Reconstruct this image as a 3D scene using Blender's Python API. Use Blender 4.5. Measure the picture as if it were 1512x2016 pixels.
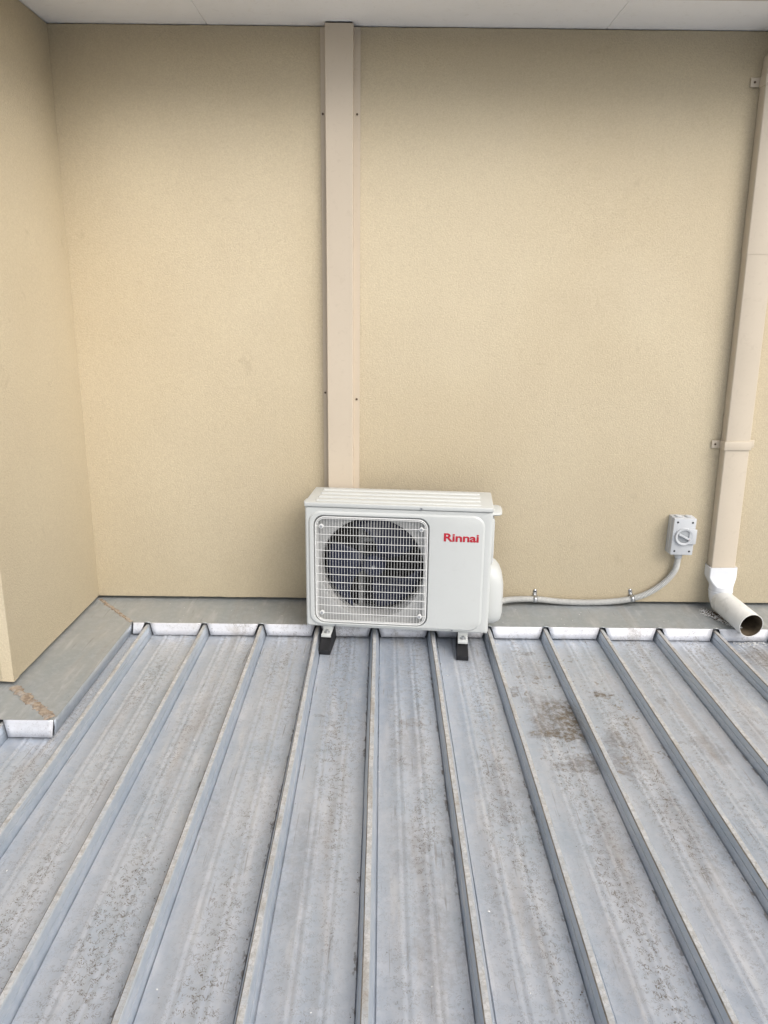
import bpy, bmesh, math, random
from mathutils import Vector, Matrix, noise
R = math.radians
scn = bpy.context.scene
for o in list(bpy.data.objects): bpy.data.objects.remove(o)
C = scn.collection

# ------------------------------------------------------------------ camera
PITCH, ROLL, CAM_H = R(15.1), 0.0113, 1.312
cam = bpy.data.cameras.new('camera'); camo = bpy.data.objects.new('camera', cam); C.objects.link(camo)
cam.sensor_fit = 'VERTICAL'; cam.sensor_height = 36; cam.lens = 36*1514/2016
cam.clip_start = .05; cam.clip_end = 2000
camo.rotation_euler = (Matrix.Rotation(math.pi/2-PITCH, 3, 'X') @ Matrix.Rotation(ROLL, 3, 'Z')).to_euler()
camo.location = (0, 0, CAM_H)
scn.camera = camo
# ------------------------------------------------------------------ sky, sun, exposure (bright overcast)
SUN_EL, SUN_AZ = R(44), R(140)         # azimuth clockwise from +Y: behind and right of the camera
SKY_STRENGTH, SUN_STRENGTH, SUN_ANGLE, EXPOSURE = .125, 1.4, 48, .42
w = bpy.data.worlds.new('World'); scn.world = w; w.use_nodes = True
nt = w.node_tree; nt.nodes.clear()
sky = nt.nodes.new('ShaderNodeTexSky'); sky.sky_type = 'NISHITA'; sky.sun_disc = False
sky.sun_elevation = SUN_EL; sky.sun_rotation = SUN_AZ
sky.air_density = 1.0; sky.dust_density = 4.0; sky.ozone_density = 1.0
hs = nt.nodes.new('ShaderNodeHueSaturation'); hs.inputs['Saturation'].default_value = .5
bg = nt.nodes.new('ShaderNodeBackground'); bg.inputs[1].default_value = SKY_STRENGTH
wo = nt.nodes.new('ShaderNodeOutputWorld')
nt.links.new(sky.outputs[0], hs.inputs['Color']); nt.links.new(hs.outputs[0], bg.inputs[0]); nt.links.new(bg.outputs[0], wo.inputs[0])
sl = bpy.data.lights.new('sun', 'SUN'); sl.energy = SUN_STRENGTH; sl.angle = R(SUN_ANGLE); sl.color = (1, .975, .94)
so = bpy.data.objects.new('sun', sl); C.objects.link(so)
sd = Vector((math.sin(SUN_AZ)*math.cos(SUN_EL), math.cos(SUN_AZ)*math.cos(SUN_EL), math.sin(SUN_EL)))
so.rotation_euler = sd.to_track_quat('Z', 'Y').to_euler(); so.location = sd*20
scn.render.engine = 'CYCLES'
vs = scn.view_settings; vs.view_transform = 'Standard'; vs.look = 'None'; vs.gamma = 1; vs.use_curve_mapping = False
vs.exposure = EXPOSURE
scn.cycles.max_bounces = 5; scn.cycles.diffuse_bounces = 3; scn.cycles.glossy_bounces = 3; scn.cycles.use_adaptive_sampling = True; scn.cycles.adaptive_threshold = .02

# ------------------------------------------------------------------ node helpers
class G:
    def __init__(s, name):
        s.m = bpy.data.materials.new(name); s.m.use_nodes = True
        s.t = s.m.node_tree; s.b = s.t.nodes['Principled BSDF']; s.pos = None
    def n(s, typ, **kw):
        nd = s.t.nodes.new(typ)
        for k, v in kw.items(): setattr(nd, k, v)
        return nd
    def put(s, sock, v):
        if isinstance(v, (int, float)): sock.default_value = v
        elif isinstance(v, tuple): sock.default_value = v if len(v) == len(sock.default_value) else (*v, 1)
        else: s.t.links.new(v, sock)
    def P(s):
        if s.pos is None: s.pos = s.n('ShaderNodeNewGeometry').outputs['Position']
        return s.pos
    def O(s): return s.n('ShaderNodeTexCoord').outputs['Object']
    def vm(s, op, a, b=None):
        nd = s.n('ShaderNodeVectorMath', operation=op); s.put(nd.inputs[0], a)
        if b is not None: s.put(nd.inputs[1], b)
        return nd.outputs['Value'] if op in ('LENGTH', 'DISTANCE', 'DOT_PRODUCT') else nd.outputs[0]
    def ma(s, op, a, b=0., c=0., clamp=False):
        nd = s.n('ShaderNodeMath', operation=op, use_clamp=clamp)
        s.put(nd.inputs[0], a); s.put(nd.inputs[1], b); s.put(nd.inputs[2], c); return nd.outputs[0]
    def noise(s, vec, scale, detail=3, rough=.5, dist=0., color=False):
        nd = s.n('ShaderNodeTexNoise'); s.put(nd.inputs['Vector'], vec); nd.inputs['Scale'].default_value = scale
        nd.inputs['Detail'].default_value = min(detail, 3); nd.inputs['Roughness'].default_value = rough; nd.inputs['Distortion'].default_value = dist
        return nd.outputs['Color' if color else 'Fac']
    def vor(s, vec, scale, feature='F1', out='Distance'):
        nd = s.n('ShaderNodeTexVoronoi', feature=feature); s.put(nd.inputs['Vector'], vec); nd.inputs['Scale'].default_value = scale
        return nd.outputs[out]
    def rng(s, v, a, b, c=0., d=1.):
        nd = s.n('ShaderNodeMapRange', interpolation_type='SMOOTHSTEP'); s.put(nd.inputs[0], v)
        for i, q in enumerate((a, b, c, d)): s.put(nd.inputs[i+1], q)
        return nd.outputs[0]
    def mix(s, f, a, b, blend='MIX'):
        nd = s.n('ShaderNodeMix', data_type='RGBA', blend_type=blend); s.put(nd.inputs[0], f); s.put(nd.inputs[6], a); s.put(nd.inputs[7], b)
        return nd.outputs[2]
    def bump(s, h, strength, dist, normal=None):
        nd = s.n('ShaderNodeBump'); s.put(nd.inputs['Height'], h); nd.inputs['Strength'].default_value = strength; nd.inputs['Distance'].default_value = dist
        if normal is not None: s.put(nd.inputs['Normal'], normal)
        s.t.links.new(nd.outputs[0], s.b.inputs['Normal']); return nd.outputs[0]
    def set(s, **kw):
        for k, v in kw.items(): s.put(s.b.inputs[k.replace('_', ' ')], v)
        return s.m
    def xyz(s, v):
        nd = s.n('ShaderNodeSeparateXYZ'); s.put(nd.inputs[0], v); return nd.outputs

def paint(name, col, rough=.4, metal=0., var=.06, spec=.5, dirt=0., scale=6, bump=0.):
    g = G(name); p = g.P()
    a = g.noise(p, scale, 4, .6); dk = tuple(c*(1-2*var) for c in col)
    c = g.mix(g.rng(a, .3, .7), dk, col)
    if dirt:
        d = g.ma('MULTIPLY', g.rng(g.noise(p, 45, 5, .65, 1.), .56, .72), dirt)
        c = g.mix(d, c, tuple(q*f for q, f in zip(col, (.45, .4, .33))))
    if bump: g.bump(g.noise(p, 400, 2), bump, .001)
    return g.set(Base_Color=c, Roughness=g.rng(a, .2, .8, rough-.07, rough+.09), Metallic=metal, Specular_IOR_Level=spec)

PITCHX, X0 = .2316, -.032            # rib spacing, one rib's x
# --- weathered zinc-aluminium sheet
def zinc(name, base_a, base_b, dirt=1., mott=1., stains=(), scuff=1., metal=.75, rough=.4, ribbase=0., edge=False):
    g = G(name); p = g.P(); x, y, z = g.xyz(p)
    ps = g.vm('MULTIPLY', p, (1., .14, 1.))                    # stretched along the ribs
    big = g.noise(p, 2.2, 4, .6, .5); st = g.noise(ps, 26, 4, .6)
    f = g.ma('ADD', g.ma('MULTIPLY', g.rng(big, .3, .7), .55), g.ma('MULTIPLY', g.rng(st, .3, .7), .45))
    col = g.mix(f, base_a, base_b)
    sp = g.noise(p, 38, 5, .7)                                  # blotchy oxide bloom
    col = g.mix(g.ma('MULTIPLY', g.rng(sp, .42, .66), .30*mott), col, (.66, .665, .69))
    u = g.ma('FRACT', g.ma('DIVIDE', g.ma('SUBTRACT', x, X0), PITCHX))
    mid = g.rng(g.ma('ABSOLUTE', g.ma('SUBTRACT', u, .55)), .10, .40, 1., .22)
    # short curled scuffs of dirt
    s1 = g.noise(g.vm('MULTIPLY', p, (1, .75, 1)), 88, 2, .5, 2.2)
    ln = g.rng(g.ma('ABSOLUTE', g.ma('SUBTRACT', s1, .5)), .012, .058, 1., 0.)
    brk0 = g.noise(p, 62, 2, .5); brk = g.rng(brk0, .45, .54)
    clus = g.ma('MAXIMUM', g.rng(g.noise(ps, 9, 4, .6), .38, .58), .38)
    sc = g.ma('MULTIPLY', g.ma('MULTIPLY', ln, brk), g.ma('MULTIPLY', clus, mid))
    sc = g.ma('MULTIPLY', sc, .95*scuff)
    # faint brown film in the middle of the pans
    film = g.ma('MULTIPLY', g.ma('MULTIPLY', g.rng(g.noise(ps, 14, 5, .65), .48, .72), mid), .48*dirt)
    # long drag lines
    dl = g.ma('MULTIPLY', g.rng(g.noise(g.vm('MULTIPLY', p, (1., .035, 1.)), 120, 2, .5), .63, .70), g.rng(g.noise(p, 7, 3), .48, .62))
    dl = g.ma('MULTIPLY', dl, .6*dirt)
    col = g.mix(g.ma('MULTIPLY', g.rng(st, .58, .7), .35*mott), col, (.70, .71, .73))
    col = g.mix(film, col, (.30, .26, .21))
    col = g.mix(dl, col, (.19, .17, .15))
    col = g.mix(sc, col, (.125, .10, .075))
    # black specks
    v = g.vor(p, 60); vx = g.xyz(v.node.outputs['Color'])[0]
    spk = g.ma('MULTIPLY', g.rng(v, .06, .12, 1., 0.), g.rng(vx, .88, .89))
    col = g.mix(g.ma('MULTIPLY', spk, .8*dirt), col, (.09, .07, .05))
    dirtm = g.ma('ADD', g.ma('ADD', film, sc), g.ma('ADD', dl, spk), clamp=True)
    if stains:
        wx = g.vm('SUBTRACT', g.noise(p, 16, 5, .7, color=True), (.5, .5, .5))
        wsc = g.n('ShaderNodeVectorMath', operation='SCALE'); g.put(wsc.inputs[0], wx); wsc.inputs['Scale'].default_value = .16
        q = g.vm('ADD', p, wsc.outputs[0]); tot = None
        for (sx, sy, rx, ry, a) in stains:
            d = g.vm('LENGTH', g.vm('MULTIPLY', g.vm('SUBTRACT', q, (sx, sy, 0.)), (1/rx, 1/ry, .0)))
            mk = g.ma('MULTIPLY', g.rng(d, .5, 1.15, 1., 0.), min(1, a*1.1))
            tot = mk if tot is None else g.ma('MAXIMUM', tot, mk)
        tex = g.rng(g.noise(p, 55, 3, .75), .34, .6, .4, 1.)
        tot = g.ma('MULTIPLY', tot, tex)
        col = g.mix(tot, col, (.135, .11, .08)); dirtm = g.ma('ADD', dirtm, tot, clamp=True)
        vo = g.vor(q, 24); vox = g.xyz(vo.node.outputs['Color'])[1]
        reg = g.rng(g.vm('LENGTH', g.vm('MULTIPLY', g.vm('SUBTRACT', p, (.66, 2.33, 0.)), (1/.42, 1/.55, 0.))), .5, 1.05, 1., 0.)
        dots = g.ma('MULTIPLY', g.ma('MULTIPLY', g.rng(v, .12, .2, 1., 0.), g.rng(vx, .6, .62)), reg)
        dots2 = g.ma('MULTIPLY', g.ma('MULTIPLY', g.rng(vo, .22, .3, 1., 0.), g.rng(vox, .55, .57)), reg)
        dt = g.ma('MULTIPLY', g.ma('MAXIMUM', dots, dots2), .75)
        col = g.mix(dt, col, (.20, .17, .13)); dirtm = g.ma('ADD', dirtm, dt, clamp=True)
    if ribbase:
        e = g.ma('MINIMUM', u, g.ma('SUBTRACT', 1., u))
        eb = g.ma('MULTIPLY', g.rng(e, .085, .112, 1., 0.), g.rng(g.noise(g.vm('MULTIPLY', p, (1, .5, 1)), 55, 4, .7), .5, .6))
        eb = g.ma('MULTIPLY', eb, g.rng(g.noise(p, 3, 2), .35, .6)); eb = g.ma('MULTIPLY', eb, .75*ribbase)
        col = g.mix(eb, col, (.10, .075, .05)); dirtm = g.ma('ADD', dirtm, eb, clamp=True)
    g.bump(g.ma('ADD', g.noise(p, 8, 1), g.ma('MULTIPLY', g.noise(p, 160, 1), .12)), .35*mott, .004)
    ro = g.rng(sp, .25, .75, rough-.08, rough+.12)
    return g.set(Base_Color=col, Metallic=g.ma('MULTIPLY', g.ma('SUBTRACT', 1., dirtm, clamp=True), metal), Roughness=g.ma('ADD', ro, g.ma('MULTIPLY', dirtm, .3), clamp=True))

STAINS = [(.585, 2.30, .10, .15, .75), (.632, 2.27, .055, .17, 1.), (.56, 2.19, .10, .045, .9), (.775, 2.445, .05, .026, .9),
          (.60, 2.02, .09, .05, .65), (.66, 2.04, .06, .05, .6), (.742, 2.15, .06, .07, .6), (.73, 2.03, .05, .09, .55),
          (.565, 2.775, .022, .02, .6), (.452, 2.465, .02, .03, .7), (1.02, 2.12, .05, .10, .4), (.96, 2.40, .03, .05, .35),
          (1.0, 2.63, .04, .03, .35), (.098, 2.26, .05, .02, .45), (.08, 2.10, .05, .16, .28), (.135, 1.66, .03, .03, .4),
          (-.221, 2.285, .03, .02, .5), (.07, 1.66, .05, .12, .25), (.54, 2.40, .06, .06, .4), (-.47, 1.79, .05, .10, .22), (1.48, 2.74, .10, .12, .6), (.56, 2.62, .07, .10, .3), (.34, 1.9, .06, .2, .25), (.81, 1.75, .06, .2, .25), (.12, 1.35, .05, .25, .3), (-.2, 1.6, .05, .25, .25), (.58, 1.6, .06, .2, .3)]
M = {}
M['pan'] = zinc('weathered_zinc_pan', (.425, .485, .565), (.555, .585, .64), stains=STAINS, ribbase=1., metal=.5, rough=.42)
M['rib'] = zinc('weathered_zinc_rib', (.44, .50, .57), (.52, .57, .63), dirt=.5, scuff=.3, rough=.4, metal=.6)
M['apron'] = zinc('zinc_flashing', (.315, .35, .37), (.39, .40, .395), dirt=.6, mott=.6, scuff=.2, rough=.42, metal=.4)
M['lip'] = zinc('sky_lit_zinc_lip', (.68, .69, .72), (.74, .74, .77), dirt=.8, scuff=.6, rough=.5, metal=.45)  # paler base than the apron: bright sky reflection put into the lip colour
def ribtop_mat():
    g = G('rib_top_dirt'); p = g.P()
    a = g.noise(p, 60, 5, .7); b = g.noise(g.vm('MULTIPLY', p, (1, .3, 1)), 18, 4, .6)
    c = g.mix(g.rng(a, .38, .62), (.42, .41, .39), (.56, .555, .545))
    c = g.mix(g.ma('MULTIPLY', g.rng(b, .5, .68), .5), c, (.27, .235, .19))
    c = g.mix(g.ma('MULTIPLY', g.rng(g.noise(p, 11, 4, .7), .42, .6), .6), c, (.42, .45, .48))
    cr = g.rng(g.vor(p, 70, 'DISTANCE_TO_EDGE'), 0., .06, 1., 0.)
    c = g.mix(g.ma('MULTIPLY', cr, .35), c, (.2, .17, .13))
    g.bump(a, .5, .002)
    return g.set(Base_Color=c, Roughness=.75, Metallic=.15)
M['ribtop'] = ribtop_mat()
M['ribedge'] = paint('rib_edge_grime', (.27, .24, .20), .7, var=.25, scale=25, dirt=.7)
def wall_mat():
    g = G('cream_texture_coat'); p = g.P()
    big = g.noise(p, .9, 4, .55, .4); md = g.noise(p, 5, 5, .6)
    c = g.mix(g.rng(big, .3, .7), (.60, .51, .355), (.65, .565, .405))
    c = g.mix(g.ma('MULTIPLY', g.rng(md, .35, .7), .30), c, (.60, .515, .375))
    sm = g.rng(g.noise(p, 7, 3, .6, .6), .66, .74)
    c = g.mix(g.ma('MULTIPLY', sm, .22), c, (.36, .29, .20))
    gr = g.noise(p, 210, 3, .65)
    c = g.mix(g.ma('MULTIPLY', g.rng(gr, .36, .60), .29), c, (.44, .36, .245))
    c = g.mix(g.ma('MULTIPLY', g.rng(g.noise(p, 85, 3, .7), .5, .7), .22), c, (.47, .385, .265))
    h = g.ma('ADD', g.noise(p, 170, 2, .65), g.ma('MULTIPLY', g.noise(p, 3.5, 1), 1.6))
    g.bump(h, .65, .0033)
    return g.set(Base_Color=c, Roughness=.92, Specular_IOR_Level=.2)
M['wall'] = wall_mat()
M['core'] = paint('dark_cavity', (.05, .045, .04), .9)
M['soffit'] = paint('white_soffit_board', (.86, .855, .85), .6, var=.02, scale=2, dirt=.12)
M['beige'] = paint('beige_colour_steel', (.60, .515, .405), .42, var=.03, scale=2, dirt=.1, spec=.4)
M['beige2'] = paint('beige_downpipe_steel', (.61, .53, .42), .4, var=.03, scale=2, dirt=.1, spec=.4)
M['ivory'] = paint('ivory_powder_coat', (.545, .56, .545), .38, var=.012, scale=3, spec=.45, dirt=.05)
M['guard'] = paint('white_coated_wire', (.74, .74, .72), .35, var=.02)
M['shroud'] = paint('grey_shroud', (.40, .40, .39), .5)
M['inside'] = paint('black_interior', (.006, .006, .007), .6)
M['coil'] = paint('dark_coil_fins', (.008, .008, .01), .5)
M['fan'] = paint('navy_fan_plastic', (.007, .011, .036), .32, var=.1)
M['steel'] = paint('galvanised_steel', (.50, .51, .52), .32, metal=.9, var=.1, scale=40)
M['screw'] = paint('rusty_screw', (.12, .08, .05), .6, metal=.4)
M['dark'] = paint('dark_recess', (.02, .02, .022), .6)
M['rubber'] = paint('black_rubber', (.014, .014, .016), .6, var=.2, scale=40, dirt=0, spec=.35)
M['red'] = paint('red_print', (.48, .012, .03), .4)
M['label'] = paint('white_sticker', (.78, .80, .84), .3)
M['ink'] = paint('grey_ink', (.10, .10, .11), .5)
M['switch'] = paint('light_grey_plastic', (.52, .535, .55), .35, var=.015, spec=.45)
M['switch2'] = paint('mid_grey_plastic', (.33, .345, .36), .4, var=.02)
M['conduit'] = paint('grey_conduit', (.57, .57, .55), .42, var=.04, scale=15)
M['pvc'] = paint('white_pvc', (.76, .77, .79), .28, var=.02, scale=4, spec=.5)
M['pvc2'] = paint('aged_pvc', (.73, .725, .69), .3, var=.04, scale=10, dirt=.15)
M['sludge'] = paint('dirty_pipe_inside', (.16, .12, .075), .7, var=.35, scale=18, dirt=.6)
def seal_mat():
    g = G('brown_sealant'); p = g.P()
    c = g.mix(g.rng(g.noise(p, 60, 4, .7), .35, .65), (.22, .165, .12), (.36, .295, .225))
    c = g.mix(g.ma('MULTIPLY', g.rng(g.noise(p, 26, 4, .7), .5, .62), .5), c, (.36, .35, .33))
    c = g.mix(g.rng(g.noise(p, 90, 2), .66, .72), c, (.07, .05, .04))
    g.bump(g.noise(p, 150, 3), .6, .002)
    return g.set(Base_Color=c, Roughness=.75)
M['seal'] = seal_mat()
M['crumb'] = paint('white_crumbs', (.74, .74, .72), .8)
M['grit'] = paint('grey_grit', (.36, .34, .31), .9, var=.4, scale=120)
M['ground'] = paint('far_ground', (.13, .13, .12), .95, var=.25, scale=.4)
M['fascia'] = paint('fascia_paint', (.60, .56, .5), .5)
M['uproof'] = paint('upper_roof_sheet', (.25, .25, .26), .5)

# ------------------------------------------------------------------ mesh helpers
def tag(o, label=None, cat=None, group=None, kind=None):
    for k, v in (('label', label), ('category', cat), ('group', group), ('kind', kind)):
        if v: o[k] = v
    return o
def link(name, me, parent=None, loc=(0, 0, 0), rot=(0, 0, 0)):
    o = bpy.data.objects.new(name, me); C.objects.link(o); o.parent = parent; o.location = loc; o.rotation_euler = rot
    return o
def empty(name, loc=(0, 0, 0), rot=(0, 0, 0)):
    o = link(name, None, None, loc, rot); o.empty_display_size = .1; return o
def mesh(name, vs_, fs, mats, smooth=None, mi=None):
    me = bpy.data.meshes.new(name); me.from_pydata([tuple(v) for v in vs_], [], fs)
    for m in (mats if isinstance(mats, (list, tuple)) else [mats]): me.materials.append(M[m] if isinstance(m, str) else m)
    if mi: me.polygons.foreach_set('material_index', mi)
    if smooth is not None:
        me.polygons.foreach_set('use_smooth', [True]*len(me.polygons)); me.set_sharp_from_angle(angle=R(smooth))
    me.update(); return me
def bmo(name, bm, mat, parent=None, loc=(0, 0, 0), rot=(0, 0, 0), smooth=None):
    bmesh.ops.recalc_face_normals(bm, faces=bm.faces)
    me = bpy.data.meshes.new(name); bm.to_mesh(me); bm.free(); me.materials.append(M[mat])
    if smooth is not None:
        me.polygons.foreach_set('use_smooth', [True]*len(me.polygons)); me.set_sharp_from_angle(angle=R(smooth))
    return link(name, me, parent, loc, rot)
def box(bm, x0, x1, y0, y1, z0, z1, bev=0., seg=2):
    r = bmesh.ops.create_cube(bm, size=1); vsx = r['verts']
    bmesh.ops.scale(bm, vec=(x1-x0, y1-y0, z1-z0), verts=vsx)
    bmesh.ops.translate(bm, vec=((x0+x1)/2, (y0+y1)/2, (z0+z1)/2), verts=vsx)
    if bev:
        es = list({e for v in vsx for e in v.link_edges})
        bmesh.ops.bevel(bm, geom=es, offset=bev, segments=seg, profile=.5, affect='EDGES')
def obox(name, mat, parent, x0, x1, y0, y1, z0, z1, bev=0., seg=2):
    bm = bmesh.new(); box(bm, x0, x1, y0, y1, z0, z1, bev, seg); return bmo(name, bm, mat, parent, smooth=40)
def cyl(name, mat, parent, c, axis, r, h, n=16, r2=None, bev=0.):
    bm = bmesh.new(); bmesh.ops.create_cone(bm, cap_ends=True, segments=n, radius1=r, radius2=r if r2 is None else r2, depth=h)
    if bev:
        es = [e for e in bm.edges if abs(e.verts[0].co.z-e.verts[1].co.z) < 1e-6]
        bmesh.ops.bevel(bm, geom=es, offset=bev, segments=2, profile=.5, affect='EDGES')
    q = Vector(axis).to_track_quat('Z', 'Y').to_matrix().to_4x4(); q.translation = Vector(c)
    bmesh.ops.transform(bm, matrix=q, verts=bm.verts); return bmo(name, bm, mat, parent, smooth=40)
def sweep(path, rad, n=12, caps=True, closed=False):
    """tube along a polyline; rad is a number or a function of the index; returns verts, faces"""
    V, F = [], []; N = len(path); path = [Vector(p) for p in path]
    tan = []
    for i in range(N):
        a = path[(i-1) % N] if (closed or i) else path[0]; b = path[(i+1) % N] if (closed or i < N-1) else path[-1]
        tan.append((b-a).normalized())
    nrm = tan[0].orthogonal().normalized()
    for i in range(N):
        nrm = (nrm-tan[i]*nrm.dot(tan[i])).normalized(); bi = tan[i].cross(nrm)
        r = rad(i) if callable(rad) else rad
        for k in range(n):
            a = 2*math.pi*k/n; V.append(path[i]+(nrm*math.cos(a)+bi*math.sin(a))*r)
    for i in range(N if closed else N-1):
        j = (i+1) % N
        for k in range(n): F.append((i*n+k, i*n+(k+1) % n, j*n+(k+1) % n, j*n+k))
    if caps and not closed: F.append(tuple(range(n-1, -1, -1))); F.append(tuple((N-1)*n+k for k in range(n)))
    return V, F
def tube(name, mat, parent, path, rad, n=12, caps=True, closed=False):
    v, f = sweep(path, rad, n, caps, closed); return link(name, mesh(name, v, f, mat, 60), parent)
def bez(pts, n=12):
    """Catmull-Rom through pts"""
    P = [Vector(p) for p in pts]; P = [2*P[0]-P[1]]+P+[2*P[-1]-P[-2]]; out = []
    for i in range(1, len(P)-2):
        for k in range(n):
            t = k/n; a, b, c, d = P[i-1:i+3]
            out.append(.5*((2*b)+(c-a)*t+(2*a-5*b+4*c-d)*t*t+(3*b-a-3*c+d)*t**3))
    return out+[P[-2]]
def rrect(x0, x1, z0, z1, r, m=8, e=0):
    """rounded rectangle, 4*m points counter-clockwise from the lower-left corner"""
    out = []
    for cx, cz, a0 in ((x0+r, z0+r, 180), (x1-r, z0+r, 270), (x1-r, z1-r, 0), (x0+r, z1-r, 90)):
        for k in range(m):
            a = R(a0+90*k/(m-1)); out.append((cx+r*math.cos(a), cz+r*math.sin(a)))
    if not e: return out
    full = []
    for i, p in enumerate(out):
        full.append(p)
        if i % m == m-1:
            q = out[(i+1) % len(out)]
            full += [(p[0]+(q[0]-p[0])*k/(e+1), p[1]+(q[1]-p[1])*k/(e+1)) for k in range(1, e+1)]
    return full
def loops(name, mat, parent, LL, cap_first=False, cap_last=False, smooth=35):
    """bridge equal-length loops of 3D points"""
    n = len(LL[0]); V = [p for L in LL for p in L]; F = []
    for i in range(len(LL)-1):
        for k in range(n): F.append((i*n+k, i*n+(k+1) % n, (i+1)*n+(k+1) % n, (i+1)*n+k))
    if cap_first: F.append(tuple(range(n-1, -1, -1)))
    if cap_last: F.append(tuple((len(LL)-1)*n+k for k in range(n)))
    me = mesh(name, V, F, mat, smooth); bm = bmesh.new(); bm.from_mesh(me); bmesh.ops.recalc_face_normals(bm, faces=bm.faces); bm.to_mesh(me); bm.free()
    me.polygons.foreach_set('use_smooth', [True]*len(me.polygons)); me.set_sharp_from_angle(angle=R(smooth))
    return link(name, me, parent)
def nz(x, y=0, z=0): return noise.noise(Vector((x, y, z)))

# ------------------------------------------------------------------ key measures
WY = 3.135            # face of the back wall
SX, SY = -1.236, 2.342  # face of the side wall, front corner of the projecting wall
WB, WT = .074, 2.279  # wall bottom and top
LY, LX, FY = 2.905, -1.021, 2.142  # edges of the flashing: along the back wall, the side wall, the front wall
SLOPE = .0105         # fall of the roof towards the camera

# ------------------------------------------------------------------ ground and storey below
me = mesh('ground', [(-600, -600, -3.2), (600, -600, -3.2), (600, 600, -3.2), (-600, 600, -3.2)], [(0, 1, 2, 3)], 'ground')
tag(link('ground', me), kind='structure')
bm = bmesh.new(); box(bm, -4.4, 4.4, -1.45, 3.3, -3.2, -.16); lw = bmo('lower_storey', bm, 'wall')
tag(lw, 'cream rendered storey below the metal roof', 'building')

# ------------------------------------------------------------------ metal roof: one pan and one rib per bay
roof = tag(empty('metal_roof', (0, LY, 0), (math.atan(SLOPE), 0, .004)), 'weathered grey ribbed metal roof in the foreground', 'roof')
random.seed(3)
Y0, Y1 = -1.65, 3.0
def strip(name, prof, y0, y1, ny, mats, mi_of, amp, seed, parent, x):
    V, F, mi = [], [], []; n = len(prof)
    for j in range(ny+1):
        y = y0+(y1-y0)*j/ny
        for (px, pz, fx) in prof:
            V.append((px+(.0016*nz(y*1.3, seed*3.1, 2)+.0007*nz(y*5, seed*2.1, 6))*min(1, (LY-y)*4 if y < LY else 0), y-LY, pz+amp*fx*(nz(px*9+seed*7.3, y*2.6, seed)+.5*nz(px*20, y*7, seed+5))))
    for j in range(ny):
        for k in range(n-1):
            F.append((j*n+k, j*n+k+1, (j+1)*n+k+1, (j+1)*n+k)); mi.append(mi_of(k))
    return link(name, mesh(name, V, F, mats, 28, mi), parent, (x, 0, 0))
HB = .0185
pan_prof = [(HB-.002, -.005, 0), (HB+.0012, -.005, 0), (HB+.0028, 0, 0)]
for c in (.36, .64):
    cx = c*PITCHX
    pan_prof += [(cx-.016, 0, .8), (cx-.012, .0019, .8), (cx-.006, .0019, .8), (cx-.002, 0, .8), (cx+.002, 0, .8), (cx+.006, .0019, .8), (cx+.012, .0019, .8), (cx+.016, 0, .8)]
    if c < .5: pan_prof += [(.5*PITCHX, 0, 1)]
pan_prof += [(PITCHX-HB-.0028, 0, 0), (PITCHX-HB-.0012, -.005, 0), (PITCHX-HB+.002, -.005, 0)]
rh = [(HB+.0006, -.004, 0), (HB, .0), (.0148, .0205), (.0124, .0212), (.0122, .0228), (.0138, .0236), (.0088, .0382), (.0062, .0405)]
rib_prof = [(-q[0], q[1], 0) for q in rh]+[(q[0]*.96, q[1], .3 if i == 0 else 0) for i, q in enumerate(rh[::-1])]
for k in range(-18, 19):
    x = X0+k*PITCHX
    for nm in ('pan', 'rib'):
        xm = x+(.5*PITCHX if nm == 'pan' else 0)
        y1 = Y1+.14 if xm > SX-.02 else SY+.03
        if nm == 'pan': strip('pan', pan_prof, Y0, y1, 70, ['pan'], lambda q: 0, .0013, k+.5, roof, x)
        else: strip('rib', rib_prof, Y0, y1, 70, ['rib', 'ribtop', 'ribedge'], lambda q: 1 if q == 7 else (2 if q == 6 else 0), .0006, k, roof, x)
gz = -SLOPE*(LY-Y0)
gut = tag(empty('roof_gutter', (0, Y0, gz)), 'metal gutter along the low edge of the ribbed roof', 'gutter')
V = []; F = []
for i, x in enumerate((-4.35, 4.35)):
    for (dy, dz) in ((.06, -.005), (.06, -.12), (-.06, -.12), (-.06, .0), (-.063, .0), (-.063, -.123), (.063, -.123), (.063, -.005)): V.append((x, dy, dz))
for k in range(8): F.append((k, (k+1) % 8, 8+(k+1) % 8, 8+k))
link('trough', mesh('trough', V, F, 'rib'), gut)

# ------------------------------------------------------------------ rendered wall (L-shaped), ragged along top and bottom
random.seed(8)
wall = tag(empty('rendered_wall', (0, WY, 0)), 'cream textured rendered wall behind and left of the outdoor unit', 'wall')
def wall_part(name, A, B, out, seed, ra=0, rb=0):
    """sheet of render 40 mm thick from A to B, outward normal out"""
    A, B, out = Vector(A), Vector(B), Vector(out); L = (B-A).length; n = int(L/.016); V, F = [], []
    for i in range(n+1):
        t = i/n; p = A.lerp(B, t); s = t*L
        e = .0015*nz(s*9, seed)+.0022*max(0, nz(s*38, seed+3))*(1 if nz(s*2.3, seed+9) > -.1 else .2)
        e2 = .002*nz(s*7, seed+20)+.004*max(0, nz(s*26, seed+23))*(1 if nz(s*1.7, seed+29) > 0 else .25)
        q = p-out*.038; w_ = .0016*nz(s*1.4, seed+40)
        for (pt, z) in ((q, WB+e+.002), (p+out*(w_-.003), WB+e), (p+out*w_, WB+e+.004), (p+out*w_, WT-.003-e2), (p+out*(w_-.003), WT-e2), (q, WT-e2-.001)):
            V.append((pt.x, pt.y-WY, z))
    for i in range(n):
        for k in range(5): F.append((i*6+k, i*6+k+1, i*6+7+k, i*6+6+k))
    F.append((0, 1, 2, 3, 4, 5)); F.append(tuple(n*6+k for k in range(5, -1, -1)))
    return link(name, mesh(name, V, F, 'wall', 50), wall)
wall_part('back_face', (4.3, WY, 0), (SX-.036, WY, 0), (0, -1, 0), 1)
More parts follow.
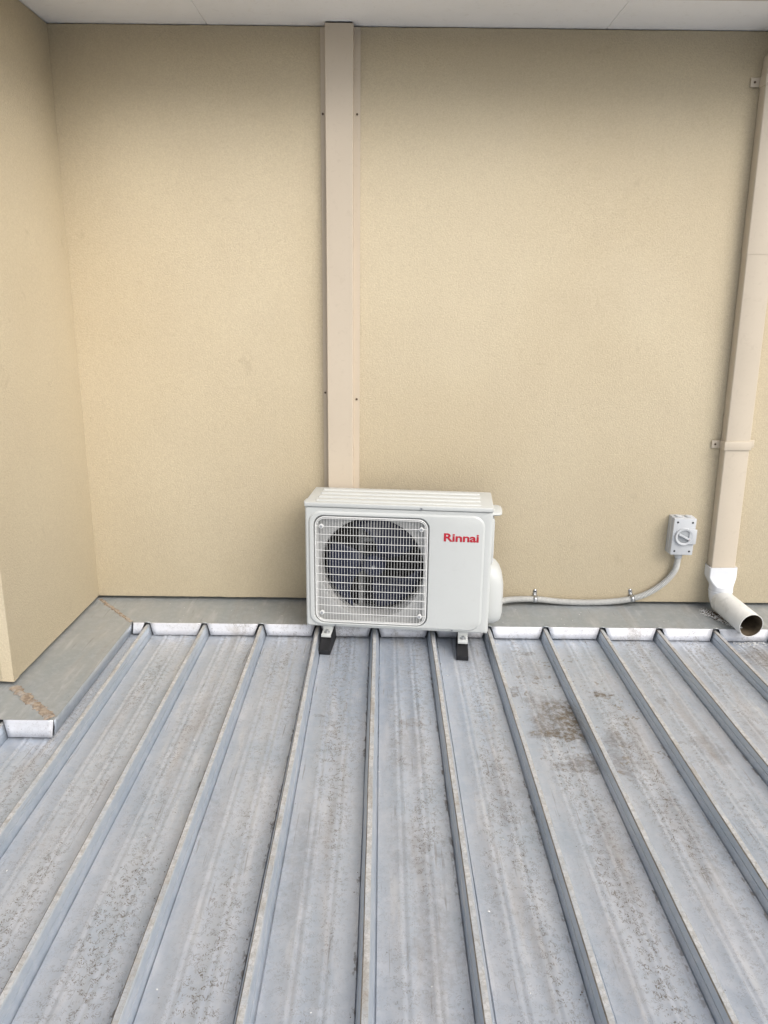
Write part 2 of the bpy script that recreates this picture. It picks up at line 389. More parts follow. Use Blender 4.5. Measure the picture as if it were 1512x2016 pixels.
wall_part('side_face', (SX, WY-.0, 0), (SX, SY+.0, 0), (1, 0, 0), 2)
wall_part('front_face', (SX+.0, SY, 0), (-4.3, SY, 0), (0, -1, 0), 3)
obox('backing', 'core', wall, SX-.042, 4.3, .04, .2, -.1, WT+.2)
obox('backing', 'core', wall, -4.3, SX-.04, SY+.04-WY, .2, -.1, WT+.2)

# ------------------------------------------------------------------ eave: soffit boards, fascia, roof edge
SZ = WT+.003; EV = .33
eave = tag(empty('eave', (0, WY, SZ)), 'white boarded eave soffit above the cream wall', 'eave')
def board(x0, x1, y0, y1): return obox('soffit_board', 'soffit', eave, x0, x1, y0-WY, y1-WY, 0, .008, .0012, 1)
xs = [SX-.03, -.66, .785, 2.23, 4.35]
for a, b in zip(xs[:-1], xs[1:]): board(a+.0004, b-.0004, WY-EV, WY+.05)
board(-4.35, SX-.0312, SY-EV, WY+.05)
board(SX-.03+.001, SX+EV, SY-EV, WY-EV-.002)
obox('fascia', 'fascia', eave, SX+EV+.002, 4.35, -EV-.022, -EV-.001, -.02, .18)
obox('fascia', 'fascia', eave, -4.35, SX+EV+.022, SY-EV-.022-WY, SY-EV-.001-WY, -.02, .18)
obox('fascia', 'fascia', eave, SX+EV+.001, SX+EV+.022, SY-EV-WY, -EV-.023, -.02, .18)
obox('eave_roof', 'uproof', eave, SX+EV+.03, 4.4, -EV-.05, .3, .181, .2)
obox('eave_roof', 'uproof', eave, -4.4, SX+EV+.028, SY-EV-.05-WY, .3, .182, .2)

# ------------------------------------------------------------------ wall flashing: aprons, folded lips, sealant
fl = tag(empty('wall_flashing', (0, LY, .05)), 'grey metal apron flashing between the cream wall and ribbed roof', 'flashing')
def P(x, y, z): return (x, y-LY, z-.05)
zi = .0605; lz = .05; iy, ix, ify = WY+.037, SX-.037, SY+.037
def apron(name, pts, up, seed, nu=60, nv=5):
    """quad apron A-B (outer edge) C-D (inner edge, same direction) with slight dents, then an upstand"""
    A, B, Cc, D = [Vector(p) for p in pts]; V, F = [], []
    for i in range(nu+1):
        for j in range(nv+1):
            t, s = i/nu, j/nv; p = A.lerp(B, t).lerp(D.lerp(Cc, t), s)
            amp = .0022*math.sin(math.pi*s)
            V.append((p.x, p.y, p.z+amp*nz(p.x*4+seed, p.y*7, seed)))
        p = D.lerp(Cc, i/nu); V.append((p.x, p.y, p.z+up))
    m = nv+2
    for i in range(nu):
        for j in range(m-1): F.append((i*m+j, i*m+j+1, i*m+m+j+1, i*m+m+j))
    return link(name, mesh(name, V, F, 'apron', 50), fl)
apron('apron', [P(LX, LY, lz), P(4.3, LY, lz), P(4.3, iy, zi), P(ix, iy, zi)], .06, 1, 120)
apron('apron', [P(LX, FY, lz), P(LX, LY, lz), P(ix, iy, zi), P(ix, ify, zi)], .06, 2)
apron('apron', [P(-4.3, FY, lz), P(LX, FY, lz), P(ix, ify, zi), P(-4.3, ify, zi)], .06, 3)
RT, RBm = .0115, .027           # half gaps of the notch at rib top and rib foot
def lip(xa, xb, ya, slope_in, zb, na, nb, seed):
    """folded tab from the apron edge down to the pan between two ribs"""
    V, F = [], []; n = 10
    for i in range(n+1):
        t = i/n
        for j, s in enumerate((0, .08, .55, 1)):
            x0 = xa+na*s; x1 = xb-nb*s
            x = x0+(x1-x0)*t; z = lz+.0006+(zb-lz)*s
            y = ya-.0015-slope_in*s+.0018*s*nz(x*11, seed)
            V.append(P(x, y, z))
    for i in range(n):
        for j in range(3): F.append((i*4+j, i*4+j+1, i*4+5+j, i*4+4+j))
    o = link('lip_tab', mesh('lip_tab', V, F, 'lip', 40), fl)
    md = o.modifiers.new('thickness', 'SOLIDIFY'); md.thickness = .0009; md.offset = 1
    return o
for k in range(-5, 18):
    xa, xb = X0+k*PITCHX+RT, X0+(k+1)*PITCHX-RT; na = nb = RBm-RT
    if k == -5: xa, na = LX+.003, 0
    lip(xa+.003*nz(k*2.3), xb+.003*nz(k*4.7), LY, .013+.006*nz(k*1.37, 4), .005+.004*nz(k*3.1), na+.004*nz(k*5.3), nb+.004*nz(k*6.1), k)
for k in range(-18, -4):
    xa, xb = X0+k*PITCHX+RT, X0+(k+1)*PITCHX-RT; na = nb = RBm-RT
    if k == -5: xb, nb = LX-.001, .004
    lip(xa, xb, FY, .012, -SLOPE*(LY-FY)+.005, na, nb, k+50)
V, F = [], []
for i in range(41):
    y = FY+.0+(LY-FY-.004)*i/40; zb = -SLOPE*(LY-y)+.006
    V += [P(LX+.0012, y, lz), P(LX+.0005+.0012*nz(y*9, 4), y, (lz+zb)/2), P(LX-.004, y, zb)]
for i in range(40):
    for j in range(2): F.append((i*3+j, i*3+j+1, i*3+4+j, i*3+3+j))
o = link('side_drop', mesh('side_drop', V, F, 'rib', 50), fl); md = o.modifiers.new('thickness', 'SOLIDIFY'); md.thickness = .0009
def bead(A, B, seed, wd, ht):
    A, B = Vector(A), Vector(B); n = 60; V, F = [], []; m = 9; d = (B-A); side = Vector((-d.y, d.x, 0)).normalized()
    for i in range(n+1):
        t = i/n; c = A.lerp(B, t)+side*.004*nz(t*9, seed)
        wl = wd*(.85+.55*nz(t*7, seed+2)+.5*nz(t*21, seed+4)+.35*nz(t*55, seed+5)); wr = wd*(.85+.55*nz(t*6, seed+6)+.5*nz(t*19, seed+8)+.35*nz(t*50, seed+9))
        for j in range(m):
            s = j/(m-1)*2-1; p = c+side*(s*(wl if s < 0 else wr))
            V.append((p.x, p.y, p.z+.0005+(ht+.45*ht*nz(t*25, s*3, seed))*(1-s*s)*(1 if 0 < i < n else 0)-(.002 if abs(s) == 1 else 0)))
    for i in range(n):
        for j in range(m-1): F.append((i*m+j, i*m+j+1, i*m+m+j+1, i*m+m+j))
    return link('sealant_bead', mesh('sealant_bead', V, F, 'seal', 60), fl)
tag(bead(P(LX-.004, LY+.004, lz+.0015), P(SX+.004, WY-.004, zi+.0005), 1, .010, .0025), 'thin brown sealant line on the inner mitre')
tag(bead(P(LX-.012, FY+.012, lz+.0015), P(SX-.004, SY-.004, zi+.0005), 5, .019, .003), 'thick brown sealant smear on the outer mitre')
for k in range(-4, 18):            # little folded ears where the lip is notched round each rib
    x = X0+k*PITCHX
    if -.25 < x < .35 and False: continue
    tube('rib_notch_ear', 'apron', fl, [P(x-RT, LY-.001, lz-.001), P(x-.010, LY-.004, lz+.003), P(x, LY-.005, lz+.005+.002*nz(k*1.7)), P(x+.010, LY-.004, lz+.003), P(x+RT, LY-.001, lz-.001)], .0022, 6)

# ------------------------------------------------------------------ pipe duct cover
dx0, dx1, dd = -.231, -.129, .046
du = tag(empty('duct_cover', ((dx0+dx1)/2, WY, .45)), 'tall beige metal duct cover running up the wall above the outdoor unit', 'duct cover')
hx = (dx1-dx0)/2; dh = SZ-.45-.006
V = []; prof = [(-hx-.019, -.0025), (-hx-.019, -.004), (-hx-.001, -.004), (-hx, -dd+.002), (-hx+.002, -dd), (hx-.002, -dd), (hx, -dd+.002), (hx+.001, -.004), (hx+.025, -.004), (hx+.025, -.0025)]
V = []; F = []; NP = len(prof); NZ = 24
for j in range(NZ+1):
    z = dh*j/NZ
    for i, (x, y) in enumerate(prof): V.append((x, y+(.0012*nz(z*3, i*.1) if 3 <= i <= 6 else .0008*nz(z*6, i)), z))
for j in range(NZ):
    for i in range(NP-1): F.append((j*NP+i, j*NP+i+1, j*NP+NP+i+1, j*NP+NP+i))
link('casing', mesh('casing', V, F, 'beige', 40), du)
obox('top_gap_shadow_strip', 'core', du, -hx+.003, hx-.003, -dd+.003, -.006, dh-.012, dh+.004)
obox('end_cap', 'beige', du, -hx+.002, hx-.002, -dd+.003, -.005, .001, .004)
for (x, z) in ((hx+.013, 1.99), (hx+.013, .94), (-hx-.012, .965), (-hx-.012, 1.99)):
    cyl('screw', 'screw', du, (x, -.005, z-.45), (0, -1, 0), .0042, .003, 10)

# ------------------------------------------------------------------ air conditioner outdoor unit
W_, D_, H_ = .712, .252, .502
ac = tag(empty('air_conditioner', (-.302, 2.822, .085), (0, 0, R(-5))), 'ivory air conditioner outdoor unit with fan grille standing on the metal roof', 'air conditioner')
HF = H_-.019                            # top of the front panel
gx0, gx1, gz0, gz1 = .036, .474, .016, .452; fcx, fcz, fr = .256, .236, .202
def L3(pts, y): return [(x, y, z) for x, z in pts]
m = 10
loops('front_panel', 'ivory', ac, [
    L3(rrect(0, W_, 0, HF, .004, m), .045), L3(rrect(0, W_, 0, HF, .004, m), .009), L3(rrect(.002, W_-.0045, .001, HF-.0005, .006, m), .0035), L3(rrect(.0065, W_-.011, .003, HF-.002, .008, m), 0),
    L3(rrect(.014, W_-.028, .0075, HF-.014, .045, m), 0), L3(rrect(.0155, W_-.0295, .0085, HF-.0155, .0445, m), -.0012), L3(rrect(.0185, W_-.034, .0105, HF-.0185, .042, m), -.0048), L3(rrect(.0205, W_-.037, .0115, HF-.0205, .040, m), -.006),
    L3(rrect(gx0-.004, gx1+.004, gz0-.003, gz1+.004, .042, m), -.006), L3(rrect(gx0-.002, gx1+.002, gz0-.001, gz1+.002, .041, m), -.0045), L3(rrect(gx0-.0015, gx1+.0015, gz0-.0005, gz1+.0015, .041, m), .03)], smooth=30)
# cabinet
obox('base_pan', 'ivory', ac, .002, W_-.002, .006, D_, -.004, .012, .002)
obox('side_panel', 'ivory', ac, .001, .0035, .046, D_-.001, .0125, HF-.001)
rp = obox('side_panel', 'ivory', ac, W_-.0035, W_-.0008, .0465, D_-.001, .0125, HF-.001)
obox('back_panel', 'coil', ac, .004, W_-.004, D_-.004, D_-.0015, .013, HF-.002)
obox('partition', 'inside', ac, .500, .503, .05, D_-.005, .013, HF-.002)
# coil with tubes behind the fan
co = obox('coil', 'coil', ac, .012, .497, D_-.04, D_-.006, .014, HF-.004)
for i in range(18):
    z = .03+i*.025; obox('coil_tube', 'coil', co, .013, .496, D_-.044, D_-.0405, z, z+.005)
# shroud with round mouth
hole = rrect(gx0-.0012, gx1+.0012, gz0-.0002, gz1+.0012, .041, m, 12)
def circ(r, y):
    out = []
    for (x, z) in hole:
        a = math.atan2(z-fcz, x-fcx); out.append((fcx+r*math.cos(a), y, fcz+r*math.sin(a)))
    return out
loops('shroud', 'shroud', ac, [L3(hole, .022), circ(fr+.012, .024), circ(fr+.004, .027), circ(fr, .036), circ(fr, .12)], smooth=40)
# fan
fan = cyl('fan', 'fan', ac, (fcx+.004, .075, fcz), (0, -1, 0), .048, .05, 32, .042, .004)
def blade(a0):
    V, F = [], []; nr, na = 10, 14
    for i in range(nr+1):
        r = .044+(.188-.044)*i/nr; sw = R(26)*(i/nr)**1.4; span = R(50+42*(i/nr)**.8)
        for j in range(na+1):
            t = j/na; a = a0+sw+span*(t-.5)
            V.append((fcx+.004+r*math.cos(a), .105-.055*t+.008*math.sin(math.pi*t), fcz+r*math.sin(a)))
    for i in range(nr):
        for j in range(na): q = i*(na+1)+j; F.append((q, q+1, q+na+2, q+na+1))
    o = link('fan_blade', mesh('fan_blade', V, F, 'fan', 60), fan)
    md = o.modifiers.new('thickness', 'SOLIDIFY'); md.thickness = .003
for a in (175, 45, 292): blade(R(a))
cyl('hub_nut', 'steel', fan, (fcx+.004, .046, fcz), (0, -1, 0), .008, .014, 6)
br = obox('motor_bracket', 'shroud', ac, .188, .206, .17, .176, .02, .47)
obox('bracket_rail', 'inside', br, .32, .338, .171, .1765, .02, .47)
obox('bracket_plate', 'shroud', br, .2065, .3195, .172, .177, .30, .315)
cyl('motor', 'inside', ac, (fcx+.004, .135, fcz), (0, -1, 0), .05, .07, 24)
# guard
gd = tube('fan_guard', 'guard', ac, [(x, -.003, z) for x, z in rrect(gx0+.0055, gx1-.0055, gz0+.0055, gz1-.0055, .036, 8)], .0026, 8, closed=True)
tube('inner_ring', 'guard', gd, [(x, -.0035, z) for x, z in rrect(gx0+.011, gx1-.011, gz0+.011, gz1-.011, .03, 8)], .0016, 6, closed=True)
def yb(x): return -.004-.005*max(0, 1-abs((x-(gx0+gx1)/2)/.21)**6)
nvb = 37; ga, gb = gx0+.016, gx1-.016
def barmesh(name, length, horiz, r):
    n = 12; path = []
    for i in range(n+1):
        t = i/n; s = (t-.5)*length; b = -.0045*max(0, 1-abs(2*t-1)**8)
        path.append((s, b, 0) if horiz else (0, b, s))
    v, f = sweep(path, r, 6); return mesh(name, v, f, 'guard', 60)
def inset(d):                             # how far a straight bar may reach at distance d from the guard's edge
    r = .034; return 0 if d >= r else r-math.sqrt(max(0, r*r-(r-d)**2))
for i in range(nvb):
    x = ga+(gb-ga)*i/(nvb-1); ins = inset(min(x-gx0, gx1-x)-.004)
    Ln = gz1-gz0-.010-2*ins; link('vertical_bar', barmesh('vertical_bar', Ln, False, .0008), gd, (x, -.0005, (gz0+gz1)/2))
hb = None
for i in range(12):
    z = gz0+.042+(gz1-gz0-.084)*i/11
    if hb is None: hb = barmesh('horizontal_bar', gx1-gx0-.014, True, .0014)
    link('horizontal_bar', hb, gd, ((gx0+gx1)/2, -.0035, z))
for (x, z) in ((gx0+.028, gz0+.042), (gx1-.028, gz0+.042), (gx0+.028, gz1-.042), (gx1-.028, gz1-.042)):
    b = cyl('screw_boss', 'guard', gd, (x, -.003, z), (0, -1, 0), .0085, .012, 18, bev=.001)
    cyl('screw', 'switch2', b, (x, -.0095, z), (0, -1, 0), .0052, .002, 10)
# lid with pressed ridges
lid = obox('lid', 'ivory', ac, -.0012, W_+.001, -.0035, D_+.001, HF+.0012, H_, .0045, 3)
for i, y in enumerate((.036, .092, .148, .204)):
    bm = bmesh.new(); bmesh.ops.create_uvsphere(bm, u_segments=24, v_segments=12, radius=1)
    for v in bm.verts:
        s = 1 if v.co.x > 0 else -1
        v.co = Vector((v.co.x*.010+s*(W_*.5-.05), v.co.y*.013, v.co.z*.0065))
    bmo('lid_ridge', bm, 'ivory', lid, (W_/2-.004, y, H_-.0012), smooth=60)
bm = bmesh.new(); box(bm, -.0085, .0, .03, .075, HF+.004, HF+.014, .003); bmo('corner_tab', bm, 'ivory', lid, smooth=40)
# panel screws
for (x, y, z) in ((.444, -.005, H_-.011), (.116, -.0012, .0045), (.573, -.0012, .0045)):
    s_ = cyl('screw', 'steel', ac, (x, y+.0005, z), (0, -1, 0), .0044, .003, 10)
    obox('screw_slot', 'dark', s_, x-.0028, x+.0028, y-.0015, y-.0008, z-.0009, z+.0009)
# service cover and handle on the right side
def sup(cx, cz, hw, hh, n, e):
    out = []
    for k in range(n):
        a = 2*math.pi*k/n; c, s = math.cos(a), math.sin(a)
        out.append((cx+hw*math.copysign(abs(c)**(2/e), c), cz+hh*math.copysign(abs(s)**(2/e), s)))
    return out
LL = []
for (dx, hw, hh, cz) in ((0, .095, .127, .124), (.010, .095, .127, .124), (.028, .092, .121, .121), (.044, .084, .108, .115), (.054, .071, .092, .108), (.0595, .048, .066, .102), (.061, .015, .03, .1)):
    LL.append([(W_-.001+dx, y, z) for y, z in sup(.147, cz, hw, hh, 40, 3.6)])
vc = loops('valve_cover', 'ivory', ac, LL, cap_last=True, smooth=50)
obox('cable_entry', 'dark', vc, W_+.052, W_+.0605, .212, .236, .015, .05, .002)
LL = []
for (dx, s) in ((0, 1), (.02, 1), (.033, .93), (.04, .75), (.0425, .4)):
    LL.append([(W_-.001+dx, .16+.07*s*math.cos(a), .452+(.013*s)*math.sin(a)-(.0 if math.sin(a) > 0 else 0)) for a in [2*math.pi*k/24 for k in range(24)]])
loops('handle', 'ivory', ac, LL, cap_last=True, smooth=50)
tc = obox('terminal_cover', 'ivory', ac, W_-.001, W_+.011, .085, .225, .255, .435, .003)
st = obox('rating_label', 'label', ac, W_+.0112, W_+.0122, .088, .222, .262, .428)
random.seed(4)
for i in range(9):
    z = .41-i*.0135; obox('printed_line', 'ink', st, W_+.012, W_+.0126, .096, .096+random.uniform(.03, .09), z-.004, z-.001)
st2 = obox('rating_label', 'label', ac, W_-.0006, W_+.0004, .055, .075, .25, .33)
# lettering
cu = bpy.data.curves.new('brand_lettering', 'FONT'); cu.body = 'Rinnai'; cu.size = .0437; cu.extrude = .0004; cu.offset = .0011; cu.space_character = .97; cu.resolution_u = 4
to = bpy.data.objects.new('tmp', cu); C.objects.link(to); bpy.context.view_layer.update()
tm = bpy.data.meshes.new_from_object(to.evaluated_get(bpy.context.evaluated_depsgraph_get())); bpy.data.objects.remove(to)
x_ = [v.co.x for v in tm.vertices]; sc_ = .131/(max(x_)-min(x_))
for v in tm.vertices: v.co.x = (v.co.x-min(x_))*sc_
tm.materials.clear(); tm.materials.append(M['red'])
tag(link('brand_lettering', tm, ac, (.531, -.0065, .369), (math.pi/2, 0, 0)), 'red word Rinnai on the front panel')
# feet
for fx in (.084, .617):
    ft = obox('mounting_foot', 'ivory', ac, fx-.019, fx+.019, -.034, D_+.02, -.026, -.023, .0012)
    obox('foot_web', 'ivory', ft, fx-.019, fx+.019, .012, D_-.01, -.0228, -.0042, .001)
    obox('foot_flange', 'ivory', ft, fx-.019, fx+.019, -.035, -.0335, -.034, -.024, .0005)
    wsh = cyl('washer', 'steel', ft, (fx, -.012, -.0218), (0, 0, 1), .0115, .002, 20)
    cyl('bolt_head', 'steel', ft, (fx, -.012, -.0165), (0, 0, 1), .0072, .008, 6, .0068)
    f0 = -.082 if fx < .3 else -.072
    zb = -.085-SLOPE*.15+.0005; pr = [(f0, zb), (f0-.001, zb+.019), (f0+.006, zb+.022), (f0+.052, -.040), (f0+.058, -.0345), (D_-.02, -.0345), (D_-.012, -.040), (D_+.022, zb+.022), (D_+.026, zb+.019), (D_+.025, zb)]
    bm = bmesh.new(); vsx = [[bm.verts.new((fx+s*(.0235 if z < zb+.021 else .019), y, z)) for y, z in pr] for s in (-1, 1)]
    bm.faces.new(vsx[0]); bm.faces.new(vsx[1][::-1])
    for i in range(len(pr)): j = (i+1) % len(pr); bm.faces.new((vsx[0][i], vsx[1][i], vsx[1][j], vsx[0][j]))
    bmesh.ops.bevel(bm, geom=list(bm.edges), offset=.0014, segments=2, profile=.5, affect='EDGES')
    bmo('rubber_foot', bm, 'rubber', ac, smooth=40)
    obox('foot_spacer', 'rubber', ac, fx-.017, fx+.017, -.02, .0, -.0343, -.0263)
    obox('foot_spacer', 'rubber', ac, fx-.017, fx+.017, D_-.03, D_-.012, -.0343, -.0263)

# ------------------------------------------------------------------ isolator switch
sw = tag(empty('isolator_switch', (1.249, WY, .309), (0, R(1.0), 0)), 'light grey isolator switch box on the wall beside the downpipe', 'switch')
hw = .0475; bz = .161
obox('back_box', 'switch', sw, -hw, hw, -.040, .003, 0, bz, .004)
cv = obox('cover', 'switch', sw, -hw+.0005, hw-.0005, -.062, -.0405, .0005, bz-.0005, .0045)
for (x, z) in ((-.031, .018), (.031, .018), (-.031, .143), (.031, .143)):
    b = cyl('screw_hole', 'dark', cv, (x, -.0618, z), (0, -1, 0), .0042, .0022, 12)
kz = .083; 
LL = []
ri = .0275
def ringp(r, y): return [(r*math.cos(2*math.pi*k/40), y, kz+r*math.sin(2*math.pi*k/40)) for k in range(40)]
loops('knob_ring', 'switch', cv, [ringp(.0375, -.0615), ringp(.0375, -.070), ringp(.036, -.072), ringp(.0295, -.072), ringp(ri, -.0705), ringp(ri, -.063)], smooth=40)
obox('side_latch', 'switch', cv, .020, .0505, -.0715, -.055, kz-.0315, kz+.0315, .002)
kn = cyl('knob', 'switch2', cv, (0, -.064, kz), (0, -1, 0), .0268, .006, 40, bev=.001)
bm = bmesh.new(); box(bm, -.0265, .0265, -.076, -.0665, -.0042, .0042, .0012)
bmesh.ops.rotate(bm, verts=bm.verts, cent=(0, 0, 0), matrix=Matrix.Rotation(R(26), 3, 'Y')); bmesh.ops.translate(bm, verts=bm.verts, vec=(0, 0, kz))
bmo('knob_grip', bm, 'switch', kn, smooth=40)
pa = R(-26); cyl('pointer_mark', 'red', kn, (.023*math.cos(pa), -.0762, kz+.023*math.sin(pa)), (0, -1, 0), .0014, .001, 8)
for x in (-.022, .020): cyl('blanking_plug', 'switch', sw, (x, -.03, bz+.0022), (0, 0, 1), .0145, .006, 24, bev=.0015)
cyl('conduit_gland', 'switch', sw, (.004, -.024, -.011), (0, 0, 1), .0155, .024, 24, bev=.002)

# ------------------------------------------------------------------ corrugated conduit and its clips
cp = bez([(.44, 3.045, .088), (.50, 3.085, .0885), (.56, 3.110, .0885), (.662, WY-.0155, .087), (.77, WY-.0150, .077), (.871, WY-.0150, .074), (.98, WY-.0150, .079), (1.076, WY-.0155, .094), (1.145, WY-.017, .122), (1.205, WY-.019, .168), (1.243, WY-.022, .222), (1.251, WY-.024, .262), (1.2525, WY-.024, .292)], 40)
# resample evenly
acc = [0]
for a, b in zip(cp[:-1], cp[1:]): acc.append(acc[-1]+(b-a).length)
def at(s):
    for i in range(len(acc)-1):
        if acc[i+1] >= s: return cp[i].lerp(cp[i+1], (s-acc[i])/max(1e-9, acc[i+1]-acc[i]))
    return cp[-1]
pit = .0058; ns = int(acc[-1]/pit)*5; path = [at(acc[-1]*i/ns) for i in range(ns+1)]
prof_r = [.0138, .0138, .0126, .0100, .0112]
v, f = sweep(path, lambda i: prof_r[i % 5], 14)
cd = tag(link('flexible_conduit', mesh('flexible_conduit', v, f, 'conduit', 70)), 'grey corrugated conduit curving along the wall up to the isolator switch', 'conduit')
def clip(x, z, tilt, label):
    t = tag(empty('conduit_clip', (x, WY, z), (0, tilt, 0)), label, 'clip', 'metal clips holding the conduit to the wall')
    V, F = [], []; hwid = .008; r = .0142; pts = [(-.0015, .040), (-.0015, .035), (-.0018, .019), (-.004, .0148)]
    for k in range(11):
        a = R(65-k*17); pts.append((-.0165-r*math.cos(a)+.0, r*math.sin(a)))
    th = .0014
    for (y, zz) in pts:
        wd = hwid*(.62 if zz > .038 else 1)
        V += [(-wd, y, zz), (wd, y, zz)]
    for i in range(len(pts)-1): F.append((2*i, 2*i+1, 2*i+3, 2*i+2))
    o = link('strap', mesh('strap', V, F, 'steel', 50), t); md = o.modifiers.new('thickness', 'SOLIDIFY'); md.thickness = th; md.offset = 0
    cyl('screw', 'dark', t, (0, -.0035, .031), (0, -1, 0), .0036, .0025, 12)
clip(.658, .087, R(2), 'small metal conduit clip nearer the outdoor unit')
clip(1.078, .0945, R(-12), 'small metal conduit clip below the isolator switch')

# ------------------------------------------------------------------ downpipe
dp = tag(empty('downpipe', (1.438, WY, .25), (0, R(-.85), 0)), 'beige rectangular downpipe with white plastic bend and round outlet', 'downpipe')
def shell(name, x0, x1, y0, y1, z0, z1, mat='beige2', bev=.004):
    LL = []
    for z in (z0, z1): LL.append([(x, y, z) for x, y in rrect(x0, x1, y0, y1, bev, 3)])
    return loops(name, mat, dp, LL, cap_first=True, cap_last=True, smooth=50)
shell('pipe_section', -.050, .050, -.0525, -.0015, -.02, 1.268)
shell('pipe_section', -.0512, .0512, -.0537, -.0008, 1.262, 1.905)
def strap(z):
    s = obox('pipe_strap', 'beige2', dp, -.0545, .0545, -.0575, -.0005, z, z+.034, .001)
    for sg in (-1, 1):
        e = obox('strap_ear', 'beige2', s, min(sg*.0536, sg*.087), max(sg*.0536, sg*.087), -.0085, -.0045, z+.001, z+.033, .0012)
        cyl('screw', 'screw', s, (sg*.073, -.009, z+.017), (0, -1, 0), .0042, .003, 10)
strap(.507); strap(1.845)
LL = []                      # upper bend going out under the eave to the gutter
for (yo, z, sc) in ((-.027, 1.90, 1), (-.029, 1.925, 1.0), (-.20, 1.99, 1), (-.36, 2.05, 1)):
    LL.append([(x, yo+y*1.0, z+(y*-.0 if z < 1.91 else y*.55)) for x, y in rrect(-.0505, .0505, -.026, .026, .004, 3)])
loops('upper_bend', 'beige2', dp, LL, cap_first=True, cap_last=True, smooth=30)
# white adaptor: rectangular socket to round spigot
m = 8
def rc(x0, x1, y0, y1, r, z): return [(x, y, z) for x, y in rrect(x0, x1, y0, y1, r, m, 5)]
def ci(r, z, cy=-.05): 
    out = []
    for (x, y) in rrect(-.06, .06, cy-.06, cy+.06, .02, m, 5): a = math.atan2(y-cy, x); out.append((r*math.cos(a), cy+r*math.sin(a), z))
    return out
loops('adaptor', 'pvc', dp, [rc(-.052, .052, -.0555, -.003, .004, .004), rc(-.0575, .0575, -.061, -.0005, .005, .0045), rc(-.0575, .0575, -.061, -.0005, .005, -.040),
      rc(-.050, .050, -.074, -.002, .014, -.062), ci(.0485, -.075), ci(.0485, -.092), ci(.0465, -.093), ci(.0465, -.12)], cap_last=True, smooth=30)
R_ = .0475; ez = -.096
path = [(0, -.05, ez), (0, -.05, ez-.006)]
for k in range(1, 11):
    a = R(89*k/10); rr = .038; path.append((0, -.05-rr*(1-math.cos(a)), ez-.006-rr*math.sin(a)))
v, f = sweep(path, lambda i: R_+(.0015 if i < 2 else 0), 32, caps=False)
el = link('elbow', mesh('elbow', v, f, 'pvc', 60), dp)
md = el.modifiers.new('thickness', 'SOLIDIFY'); md.thickness = .003
end = Vector(path[-1]); dirn = Vector((.12, -1, -.075)).normalized()
# outlet tube: outer, rim, inner
q = dirn.to_track_quat('Z', 'Y').to_matrix()
def rg(r, s): return [tuple(end+dirn*s+q @ Vector((r*math.cos(2*math.pi*k/40), r*math.sin(2*math.pi*k/40), 0))) for k in range(40)]
Lp = .212
sp = loops('outlet_tube', 'pvc2', dp, [rg(.0495, -.012), rg(.0500, -.010), rg(.0500, Lp-.001), rg(.0495, Lp), rg(.0475, Lp), rg(.047, Lp-.001)], smooth=40)
loops('tube_lining', 'sludge', sp, [rg(.0469, Lp-.002), rg(.0467, .1), rg(.0467, .025)], cap_last=True, smooth=60)
tag(sp, 'round white outlet tube, brown and dirty inside')

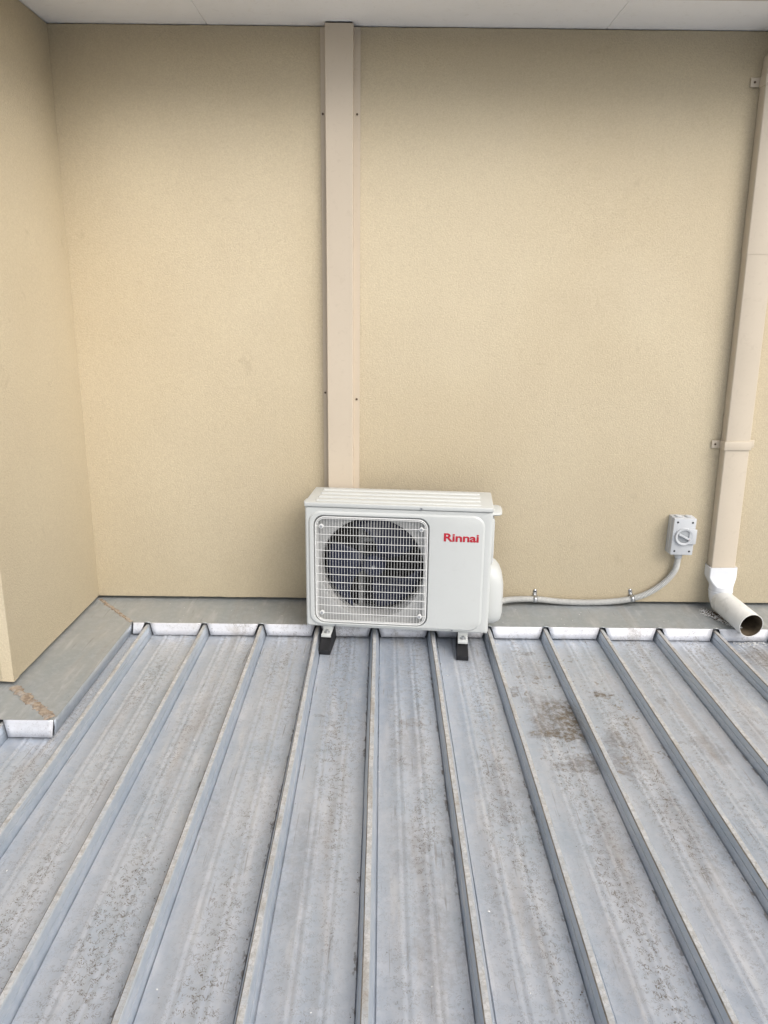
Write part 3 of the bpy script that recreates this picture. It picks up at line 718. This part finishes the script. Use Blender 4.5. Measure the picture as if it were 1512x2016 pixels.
# ------------------------------------------------------------------ loose crumbs and grit (too many to count)
def scatter(name, mat, pts, smin, smax, seed):
    rnd = random.Random(seed); V, F = [], []
    for (x, y, z) in pts:
        s = rnd.uniform(smin, smax); b = len(V)
        for d in ((1, 0, 0), (-1, 0, 0), (0, 1, 0), (0, -1, 0), (0, 0, 1), (0, 0, -.3)):
            V.append((x+d[0]*s*rnd.uniform(.5, 1.3), y+d[1]*s*rnd.uniform(.5, 1.3), z+s*.4+d[2]*s*rnd.uniform(.4, .8)))
        for t in ((0, 2, 4), (2, 1, 4), (1, 3, 4), (3, 0, 4), (2, 0, 5), (1, 2, 5), (3, 1, 5), (0, 3, 5)): F.append(tuple(b+i for i in t))
    return tag(link(name, mesh(name, V, F, mat)), kind='stuff')
rnd = random.Random(11); pts = []
rz = lambda y: -SLOPE*(LY-y)
for i in range(520):
    k = rnd.randint(-4, 5); y = LY-.03-abs(rnd.gauss(0, .28)); side = rnd.choice((-1, 1))
    x = X0+k*PITCHX+side*(HB+.004+abs(rnd.gauss(0, .010)))
    if nz(k*5.1+side, y*6) > -.05 and k < 3: pts.append((x, y, rz(y)+.0012))
for i in range(220):
    x = rnd.uniform(-1., 1.5); y = rnd.uniform(1.1, 2.85); u = ((x-X0)/PITCHX) % 1
    if .14 < u < .86 and nz(x*3, y*3) > 0: pts.append((x, y, rz(y)+.0025))
for i in range(60):
    x = rnd.uniform(-1., 1.4); y = rnd.uniform(LY+.01, WY-.02); pts.append((x, y, lz+(zi-lz)*(y-LY)/(iy-LY)+.001))
o = scatter('white_crumbs', 'crumb', pts, .0011, .0031, 1); tag(o, 'tiny white crumbs scattered along the roof ribs and flashing', 'debris')
pts = []
for i in range(1700):
    t = rnd.random(); x = 1.375+.10*t+rnd.gauss(0, .012); y = 3.07-.17*t+rnd.gauss(0, .016)
    if y < WY-.01 and y > LY+.003: pts.append((x, y, lz+(zi-lz)*(y-LY)/(iy-LY)+.0012))
for i in range(160):
    x = rnd.uniform(1.42, 1.62); y = LY-.02-abs(rnd.gauss(0, .02)); u = ((x-X0)/PITCHX) % 1
    if .14 < u < .86: pts.append((x, y, rz(y)+.001))
wp = [p for i, p in enumerate(pts) if i % 5 < 3]; dpn = [(p[0]+.012, p[1]-.008, p[2]) for i, p in enumerate(pts) if i % 5 >= 3 and p[1] > LY+.02]
tag(scatter('white_grit', 'crumb', wp, .0018, .005, 2), 'white grit washed up round the downpipe outlet', 'debris')
tag(scatter('dark_silt', 'screw', dpn, .002, .005, 3), 'dark silt lying beneath the downpipe outlet', 'debris')
pts = []
for i in range(420):
    k = rnd.randint(-4, 7); y = rnd.uniform(1.0, 2.85); x = X0+k*PITCHX-(HB+.003+abs(rnd.gauss(0, .003)))
    if nz(k*3.3, y*5) > .1: pts.append((x, y, rz(y)+.001))
tag(scatter('leaf_litter', 'screw', pts, .0008, .0022, 5), 'dark leaf crumbs lodged at the foot of the roof ribs', 'debris')
